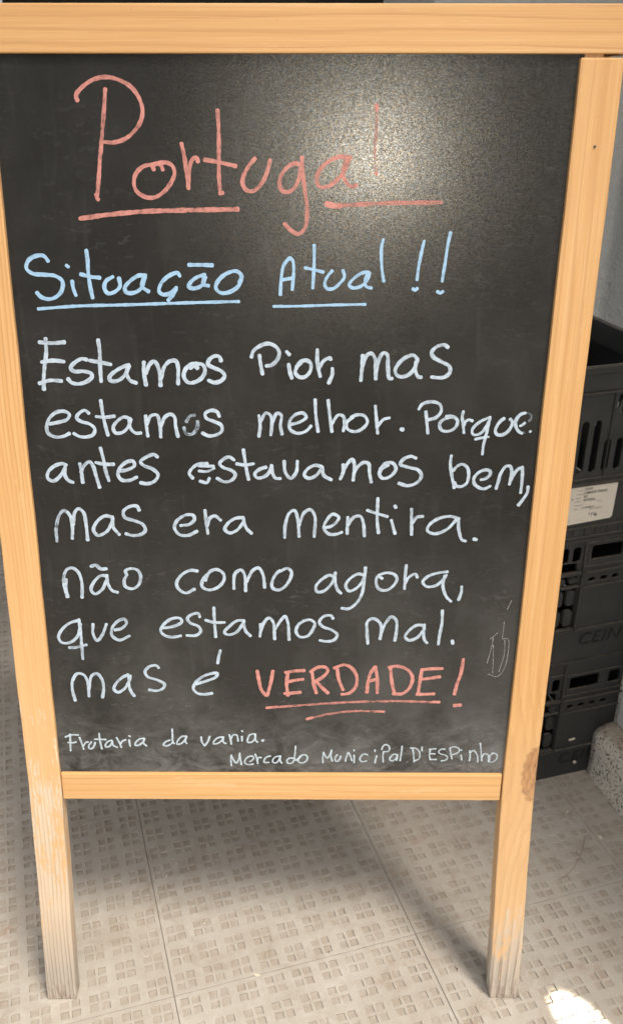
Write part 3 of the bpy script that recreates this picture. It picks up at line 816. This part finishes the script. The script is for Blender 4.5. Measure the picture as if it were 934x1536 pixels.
def word_mesh(name, data, rnd, color):
    vs, fs, uv, dn = [], [], [], []
    for k, line in enumerate(data.strip().split('\n')):
        wid, dens, pp = line.split('|'); wid = int(wid)*1e-4; dens = int(dens)/100
        nums = list(map(int, pp.split())); pts = [Vector((nums[i]*1e-4, nums[i+1]*1e-4)) for i in range(0, len(nums), 2)]
        path = smooth(pts, .0012); wid *= .92
        if len(path) < 2: continue
        # rounded ends
        r = wid/2; a = (path[0]-path[1]); a = a.normalized() if a.length > 0 else Vector((0, 1)); b = (path[-1]-path[-2]); b = b.normalized() if b.length > 0 else Vector((0, -1))
        cap = (.97, .8, .5, 0.15)
        samples = [(path[0]+a*r*.8*c, math.sqrt(1-c*c)) for c in cap] + [(p, 1) for p in path] + [(path[-1]+b*r*.8*c, math.sqrt(1-c*c)) for c in cap[::-1]]
        n = len(samples); tot = 0; L = sum((samples[i+1][0]-samples[i][0]).length for i in range(n-1)); z = -.005 + .00012 + .00004*(k % 12)
        ph = rnd.uniform(0, 6); base = len(vs); u0 = rnd.uniform(0, 50)
        for i, (p, ws) in enumerate(samples):
            q = samples[min(i+1, n-1)][0] - samples[max(i-1, 0)][0]
            q = q.normalized() if q.length > 1e-9 else Vector((1, 0)); nr = Vector((-q.y, q.x))
            if i: tot += (p - samples[i-1][0]).length
            hw = r*ws*(1 + .10*math.sin(tot*230+ph) + .06*math.sin(tot*900+ph*2))
            e = min(tot, L-tot)
            dd = dens + max(0, .28*(1 - e/.004)) if dens > .5 else dens
            for s in (-1, -.5, 0, .5, 1):
                c = p + nr*hw*s; vs.append((c.x, c.y, z + .00002*i/n)); uv.append((u0 + s*.02*1.0, u0 + tot*60, s)); dn.append(dd)
            if i:
                for j in range(4):
                    A = base + (i-1)*5 + j; fs.append((A, A+1, A+6, A+5))
    me = bpy.data.meshes.new(name); me.from_pydata(vs, [], fs)
    at = me.attributes.new('ink_cover', 'FLOAT', 'POINT'); at.data.foreach_set('value', dn)
    ul = me.uv_layers.new(name='UVMap')
    for lp in me.loops:
        t = uv[lp.vertex_index]; ul.data[lp.index].uv = (t[1], t[2])
    # consistent facing towards the reader
    bm = bmesh.new(); bm.from_mesh(me)
    for f in bm.faces:
        if f.normal.z < 0: f.normal_flip()
    bm.to_mesh(me); bm.free()
    return me
inks = {k: ink_material(k) for k in INK}
rnd = random.Random(12)
for lab, colr, data in WORDS:
    o = link('handwriting', word_mesh('handwriting', data, rnd, colr), inks[colr], panel); tag(o, lab)

# ---- the second frame behind, hinged at the top
hinge_y, hinge_z = 1.096, -TH-.004
PHI = math.radians(27.0)                   # angle between the two frames
def rear(name, x0, x1, y0, y1, z0, z1, mat, turn=False):
    bm = bmesh.new()
    if turn: box_bm(bm, -(y1-y0), 0, 0, x1-x0, z0, z1); o = link(name, finish(bm, name, .0015), mat, sign)
    else: box_bm(bm, 0, x1-x0, 0, y1-y0, z0, z1); o = link(name, finish(bm, name, .0015), mat, sign)
    base = Matrix.Translation((x0, y0-hinge_y, 0))
    if turn: base = base @ Matrix.Rotation(-math.pi/2, 4, 'Z')
    o.matrix_local = Matrix.Translation((0, hinge_y, hinge_z)) @ Matrix.Rotation(PHI, 4, 'X') @ base
    return o
def rear_foot(x):                            # where the leg at width x meets the floor, as local y of the flat frame
    Rr = Matrix.Rotation(PHI, 3, 'X'); h = ORG + RM @ Vector((x, hinge_y, hinge_z)); d = RM @ (Rr @ Vector((0, -1, 0)))
    return hinge_y - h.z/(-d.z)
rear('rear_leg', 0, WL, rear_foot(WL/2)+.004, H2+.03, -TH, 0, M_REAR)
rear('rear_leg', W-WL, W, rear_foot(W-WL/2)+.004, H2+.03, -TH, 0, M_REAR)
rear('rear_rail', WL+.001, W-WL-.001, .32, .355, -TH+.002, -.002, M_REAR, True)
rear('rear_rail', WL+.001, W-WL-.001, H2-.03, H2+.02, -TH+.002, -.002, M_REAR, True)
rear('rear_panel', WL-.004, W-WL+.004, .352, H2-.028, -.012, -.008, M_BACKPANEL)
for hx in (.08, .46):
    bm = bmesh.new(); bmesh.ops.create_cone(bm, cap_ends=True, segments=14, radius1=.003, radius2=.003, depth=.045)
    bmesh.ops.rotate(bm, verts=bm.verts, cent=(0, 0, 0), matrix=Matrix.Rotation(math.pi/2, 3, 'Y'))
    box_bm(bm, -.022, .022, -.024, -.002, -.0012, .0012); link('hinge', finish(bm, 'hinge'), M_METAL, sign, (hx+.02, 1.1135, -TH-.0042))

# ------------------------------------------------------------------ black crates against the wall
CX0, CX1, CY0, CY1 = .585, .767, .214, .470
def crate(zb, h, style, label, idx):
    c = empty('crate', (0, 0, zb)); c.location = (CX0, CY0, zb); tag(c, label, 'crate', 'black plastic crates in the stack')
    w = CX1-CX0; d = CY1-CY0
    X = lambda x: x-CX0
    t = .0035
    # front face outline and openings in (x, z)
    def face(name, x0, x1, z0, z1, holes, y, thick, bev=.0004):
        me = curve_mesh(name, [[(x0, z0), (x1, z0), (x1, z1), (x0, z1)]] + holes, thick/2, bev)
        for v in me.vertices: v.co = Vector((v.co.x, y + thick/2 - v.co.z, v.co.y))
        me.update(); o = link(name, me, M_PLASTIC, c); return o
    if style == 'low':
        xs = X(.659)
        holes = []
        for k in range(4):
            xc = X(.6475) - k*.0195
            holes.append(rrect(xc-.0068, xc+.0068, .063, .090, .005)); holes.append(rrect(xc-.0068, xc+.0068, .099, .125, .005))
            holes.append(rrect(xc-.007, xc+.007, .137, .1465, .0045)); holes.append(rrect(xc-.007, xc+.007, .172, .198, .005))
        face('front_side', .003, xs, .055, h-.006, holes, .0055, t)
        holes = [rrect(X(.676)+k*.0195-.0065, X(.676)+k*.0195+.0065, .1375, .1465, .0045) for k in range(4)]
        holes.append(rrect(X(.668), X(.720), .176, .200, .004)); holes.append(rrect(X(.736), X(.758), .176, .200, .004))
        face('centre_panel', xs, w-.004, .055, h-.006, holes, .001, t)
        # ribs and ledges
        bm = bmesh.new()
        for z0, z1, y in ((.0545, .0585, -.0028), (.130, .1325, -.0022), (.1545, .158, -.003), (.165, .1675, -.0012), (.204, .2065, -.0015)):
            box_bm(bm, xs, w-.002, y, .004, z0, z1)
        for z0, z1, y in ((.0545, .0585, .001), (.130, .1335, .0022), (.152, .157, .0012), (.204, .2065, .003)):
            box_bm(bm, .002, xs-.001, y, .008, z0, z1)
        for x0, x1, z0, z1, y in ((xs-.001, xs+.0016, .0585, .130, -.001), (xs+.004, xs+.006, .167, .204, -.001), (w-.034, w-.0325, .167, .204, -.001), (X(.7325), X(.7345), .0585, .130, -.001)):
            box_bm(bm, x0, x1, y, .006, z0, z1)
        link('rib', finish(bm, 'rib', .0005, 1), M_PLASTIC, c)
        link('base_band', box_mesh('base_band', .001, w-.001, .0, .004, 0, .0542, .0008), M_PLASTIC, c)
        me = text_mesh('lettering', 'CEIN', .030, .0006, .22, 1.12, 1.0, .0003)
        for v in me.vertices: v.co = Vector((v.co.x, -v.co.z, v.co.y))
        link('lettering', me, M_LETTER, c, (X(.668), -.0003, .0275))
    else:
        holes = []
        for k in range(10):
            xc = X(.6365) + (k-2.5)*.0190
            if xc-.0068 < .006 or xc+.006 > w-.008: continue
            if xc > X(.664): holes.append(rrect(xc-.0058, xc+.0058, .102, .150, .0058, 5))
            else: holes.append(rrect(xc-.0058, xc+.0058, .102, .179, .0058, 5))
        holes.append([(X(.676), .185), (X(.683), .213), (w-.012, .213), (w-.012, .185)])
        holes.append([(X(.668), .187), (X(.672), .187), (X(.679), .213), (X(.672), .213)])
        face('front_side', .003, w-.003, .004, h-.034, holes, .002, t)
        for k in range(12):
            x = .006 + k*.0155
            if x < w-.01: pass
        bm = bmesh.new()
        for z0, z1, y in ((.0, .004, -.001), (.017, .0195, -.002), (.0845, .0875, -.0035), (.0925, .095, -.001), (.2165, .2195, -.003)):
            box_bm(bm, .001, w-.001, y, .005, z0, z1)
        for k in range(10): box_bm(bm, .01+k*.0182, .0115+k*.0182, -.0005, .004, .004, .017)
        box_bm(bm, X(.6635), X(.665), -.001, .004, .095, .2165)
        link('rib', finish(bm, 'rib', .0005, 1), M_PLASTIC, c)
    # sides, back, rim, floor
    zs = .01
    sh = [rrect(.03+k*.028, .046+k*.028, .09, .15, .006) for k in range(8)] if style == 'tall' else []
    for side, sx in (('left', 0), ('right', 1)):
        me = curve_mesh('side_panel', [[(.006, zs), (d-.003, zs), (d-.003, h-.008), (.006, h-.008)]] + sh, .0015)
        for v in me.vertices: v.co = Vector((sx*(w-.004) + .002 + v.co.z, v.co.x, v.co.y))
        link('side_panel', me, M_PLASTIC, c)
    me = curve_mesh('back_panel', [[(.006, zs), (w-.006, zs), (w-.006, h-.008), (.006, h-.008)]], .0015)
    for v in me.vertices: v.co = Vector((v.co.x, d-.004+v.co.z, v.co.y))
    link('back_panel', me, M_PLASTIC, c)
    bm = bmesh.new(); box_bm(bm, .004, w-.004, .006, d-.006, .004, .008)
    link('bottom', finish(bm, 'bottom'), M_PLASTIC, c)
    rw = .010; rz0 = h-.034 if style == 'tall' else h-.0058
    bm = bmesh.new()
    for x0, x1, y0, y1 in ((0, w, 0 if style == 'low' else -.0005, rw if style == 'low' else .006), (0, w, d-rw, d), (0, rw, rw+.0003, d-rw-.0003), (w-rw, w, rw+.0003, d-rw-.0003)):
        box_bm(bm, x0, x1, y0, y1, rz0, h)
    if style == 'tall': box_bm(bm, -.001, w+.001, -.004, -.0007, h-.009, h-.0002)
    link('rim', finish(bm, 'rim', .0015, 2), M_PLASTIC, c)
    return c
M_LETTER = simple('moulded_letters', (.012, .012, .012), .45, .5)
crate(0, .2325, 'low', 'black plastic crate on the tiles, lowest of the stack beside the granite step', 0)
crate(.2345, .2125, 'low', 'middle black crate of the stack, between the lowest one and the labelled one', 1)
top = crate(.449, .255, 'tall', 'black slotted crate with a white paper label, topmost of the stack', 2)

# ---- the paper label on the topmost crate
lx0, lx1, lz0, lz1 = .600-CX0, .6895-CX0, .026, .0842
me = curve_mesh('paper_label', [[(lx0, lz0-.001), (lx1-.003, lz0+.0025), (lx1, lz0+.0055), (lx1+.001, lz1-.0008), (lx1-.0005, lz1+.0002), (lx0, lz1)]], .00012)
for v in me.vertices: v.co = Vector((v.co.x, -.0008-v.co.z, v.co.y))
label = link('paper_label', me, M_PAPER, top); tag(label, 'white produce label printed in black')
ly = -.0012
def ltext(body, x, z, size, mat, xs=.8, off=0.0):
    me = text_mesh('label_text', body, size, 0, 0, 1.05, xs, off)
    for v in me.vertices: v.co = Vector((v.co.x, 0, v.co.y))
    link('label_text', me, mat, label, (x-CX0, ly, z))
z0 = .0775
for k, (a, b) in enumerate((('Produto', 'COUVE'), ('Variedade', 'LOMBARDO FRISADO'), ('Calibre', 'N/C'), ('Origem', 'PORTUGAL'), ('Categoria', 'I'), ('Lote', '01-10044001216'))):
    ltext(a, .6262, z0-.0056*k-.0005, .0036, M_PRINT2, .75)
    ltext(b, .6385, z0-.0056*k, .0054 if k < 4 else .0042, M_PRINT if k < 4 else M_PRINT2, .66, .00012)
ltext('Calibragem', .6575, .0585, .0028, M_PRINT2); ltext('1 cat', .664, .0553, .0028, M_PRINT2)
ltext('PESO LIQUIDO', .6495, .0465, .0042, M_PRINT2, .72); ltext('9.7 kg', .6500, .0365, .0066, M_PRINT, .82, .00018)
ltext('A', .6195, .0640, .006, M_PRINT); ltext('1 un', .6165, .0315, .004, M_PRINT2)

# ------------------------------------------------------------------ granite step, walls, door
bm = bmesh.new()
kx0, kx1, ky0, ky1, kh = .7175, .95, -.64, .2115, .101
ny = 60
prof = [(0, 0), (0, .02), (0, .04), (0, .06), (0, .078), (.002, .090), (.006, .097), (.013, .101), (.03, .1015), (.06, .101), (.232, .101)]
rk = random.Random(8); prev = None; rows = []
for j in range(ny+1):
    y = ky1 + (ky0-ky1)*j/ny; row = []
    r0 = .006 if j == 0 else (.002 if j == 1 else 0)
    for (px, pz) in prof:
        jx = rk.gauss(0, .0006) if px < .2 else 0
        row.append(bm.verts.new((kx0 + (0.0085*(1 - j/14) if j < 14 else 0) + px + r0*.5*(pz > .09) + jx, y, max(0, pz - r0*(pz > .08) + (rk.gauss(0, .0005) if pz > 0 else 0)))))
    rows.append(row)
for a, b in zip(rows, rows[1:]):
    for i in range(len(prof)-1): bm.faces.new((a[i], a[i+1], b[i+1], b[i]))
bm.faces.new(rows[0] + [bm.verts.new((kx1, ky1, 0))]); bm.faces.new(rows[-1][::-1] + [bm.verts.new((kx1, ky0, 0))])
step = link('granite_step', finish(bm, 'granite_step', 0, 1, True), M_GRANITE)
tag(step, 'rough speckled granite kerb block along the foot of the right wall', 'step')
wr = link('right_wall', box_mesh('right_wall', .757, 1.15, -.62, .203, .1005, 3.0, .004), M_WALL2); tag(wr, 'pale plastered wall standing on the granite block at the right edge', 'wall')
wb = link('back_wall', box_mesh('back_wall', .545, 2.2, .60, .80, -.003, 3.0, .004), M_WALL); tag(wb, 'grey rough plastered wall behind the crates', 'wall')
wd = link('interior_wall', box_mesh('interior_wall', -.02, 1.8, 2.2, 2.3, -.003, 2.6, .004), M_INTERIOR_SHADE); tag(wd, 'wall at the back of the passage, coloured near black for the shade there', 'wall')
door = empty('brown_door', (-.45, 2.0, 0)); tag(door, 'dark brown door in the passage behind the chalkboard', 'door')
link('door_leaf', box_mesh('door_leaf', -.55, .40, 0, .045, .02, 2.1, .003), M_DOOR, door)
link('door_rail', box_mesh('door_rail', -.50, .36, -.012, -.001, .95, 1.15, .003), M_DOOR, door)
link('door_rail', box_mesh('door_rail', -.50, .36, -.012, -.001, .06, .24, .003), M_DOOR, door)
can = link('shade_canopy', box_mesh('shade_canopy', -3.2, 2.2, -.62, 2.3, 2.6, 2.72, .01), M_WALL2); tag(can, 'unseen concrete slab added overhead to shade the passage behind the chalkboard', 'shade_canopy')  # out of view, put in to shade the floor behind the sign
fac = link('reflection_wall', box_mesh('reflection_wall', -9, 9, -7.3, -7.0, -.003, 4.2, .01), M_REFLECTION_WALL); tag(fac, 'unseen plain wall added to darken what the chalkboard reflects', 'added wall')  # out of view, put in to keep bright sky out of the board's reflection

# ------------------------------------------------------------------ small litter
def tube(name, pts, r, mat):
    cu = bpy.data.curves.new(name, 'CURVE'); cu.dimensions = '3D'; cu.bevel_depth = r; cu.bevel_resolution = 2
    s = cu.splines.new('NURBS'); s.points.add(len(pts)-1); s.use_endpoint_u = True; s.order_u = 3
    for i, p in enumerate(pts): s.points[i].co = (*p, 1); s.points[i].radius = 1 - .6*i/len(pts)
    o = bpy.data.objects.new(name, cu); COL.objects.link(o)
    dg = bpy.context.evaluated_depsgraph_get(); me = bpy.data.meshes.new_from_object(o.evaluated_get(dg), depsgraph=dg)
    bpy.data.objects.remove(o); bpy.data.curves.remove(cu); me.materials.clear()
    return link(name, me, mat)
st = tube('dry_stalk', [(0.6439, 0.0868, 0.0010), (0.6297, 0.0679, 0.0010), (0.6082, 0.0480, 0.0010), (0.5872, 0.0337, 0.0010), (0.5662, 0.0261, 0.0010)], .0005, M_STALK); tag(st, 'thin curved brown stalk lying on the tiles right of the sign', 'stalk')
def crumb(loc, s, mat, label, seed):
    r = random.Random(seed); bm = bmesh.new(); bmesh.ops.create_icosphere(bm, subdivisions=1, radius=1)
    for v in bm.verts: v.co = Vector((v.co.x*s[0], v.co.y*s[1], v.co.z*s[2]))*r.uniform(.7, 1.15)
    o = link('crumb', finish(bm, 'crumb'), mat, None, loc); o.rotation_euler = (0, 0, r.uniform(0, 3)); tag(o, label, 'crumb', 'crumbs on the tiles')
crumb((0.0586, 0.0952, 0.0006), (0.0018, 0.0014, 0.001), M_CRUMB, 'white crumb in a dimple between the legs, nearest the left leg', 1)
crumb((0.0217, 0.1896, 0.0006), (0.005, 0.0012, 0.0006), M_CRUMB, 'pale flake on the tile joint behind the left leg', 2)
crumb((0.1078, -0.0001, 0.0006), (0.0055, 0.003, 0.0006), M_CRUMB, 'broad pale flake on the cross joint between the legs', 3)
crumb((0.2082, 0.0058, 0.0006), (0.003, 0.0008, 0.0008), M_DRY, 'dark chip on the tile joint midway between the legs', 4)
crumb((0.6667, 0.0792, 0.0006), (0.004, 0.003, 0.0006), M_CRUMB, 'pale flake near the granite block', 5)
crumb((0.3607, -0.0636, 0.0006), (0.0014, 0.0012, 0.001), M_DRY, 'tiny dark grain left of the right foot', 6)
crumb((0.3018, 0.1393, 0.0006), (0.0028, 0.0012, 0.0008), M_CRUMB, 'light flake in the sign shadow right of centre', 7)
crumb((0.6461, 0.1388, 0.0006), (0.004, 0.002, 0.0008), M_CRUMB, 'oval pale crumb behind the right leg', 8)
lf = link('leaf_scrap', box_mesh('leaf_scrap', -.006, .006, -.0015, .0015, -.0012, .0012, .0006), M_CRUMB, None, (0.6863, 0.2100, 0.0780)); lf.rotation_euler = (.4, .1, .2); tag(lf, 'pale dry leaf scrap caught on the ledge of the lowest crate', 'leaf scrap')
lf = link('leaf_scrap', box_mesh('leaf_scrap', -.0022, .0022, -.002, .002, -.0022, .0022, .0008), M_CRUMB, None, (0.6991, 0.2100, 0.0273)); lf.rotation_euler = (.4, .5, .2); tag(lf, 'small tan scrap stuck on the lettered band of the lowest crate', 'leaf scrap')
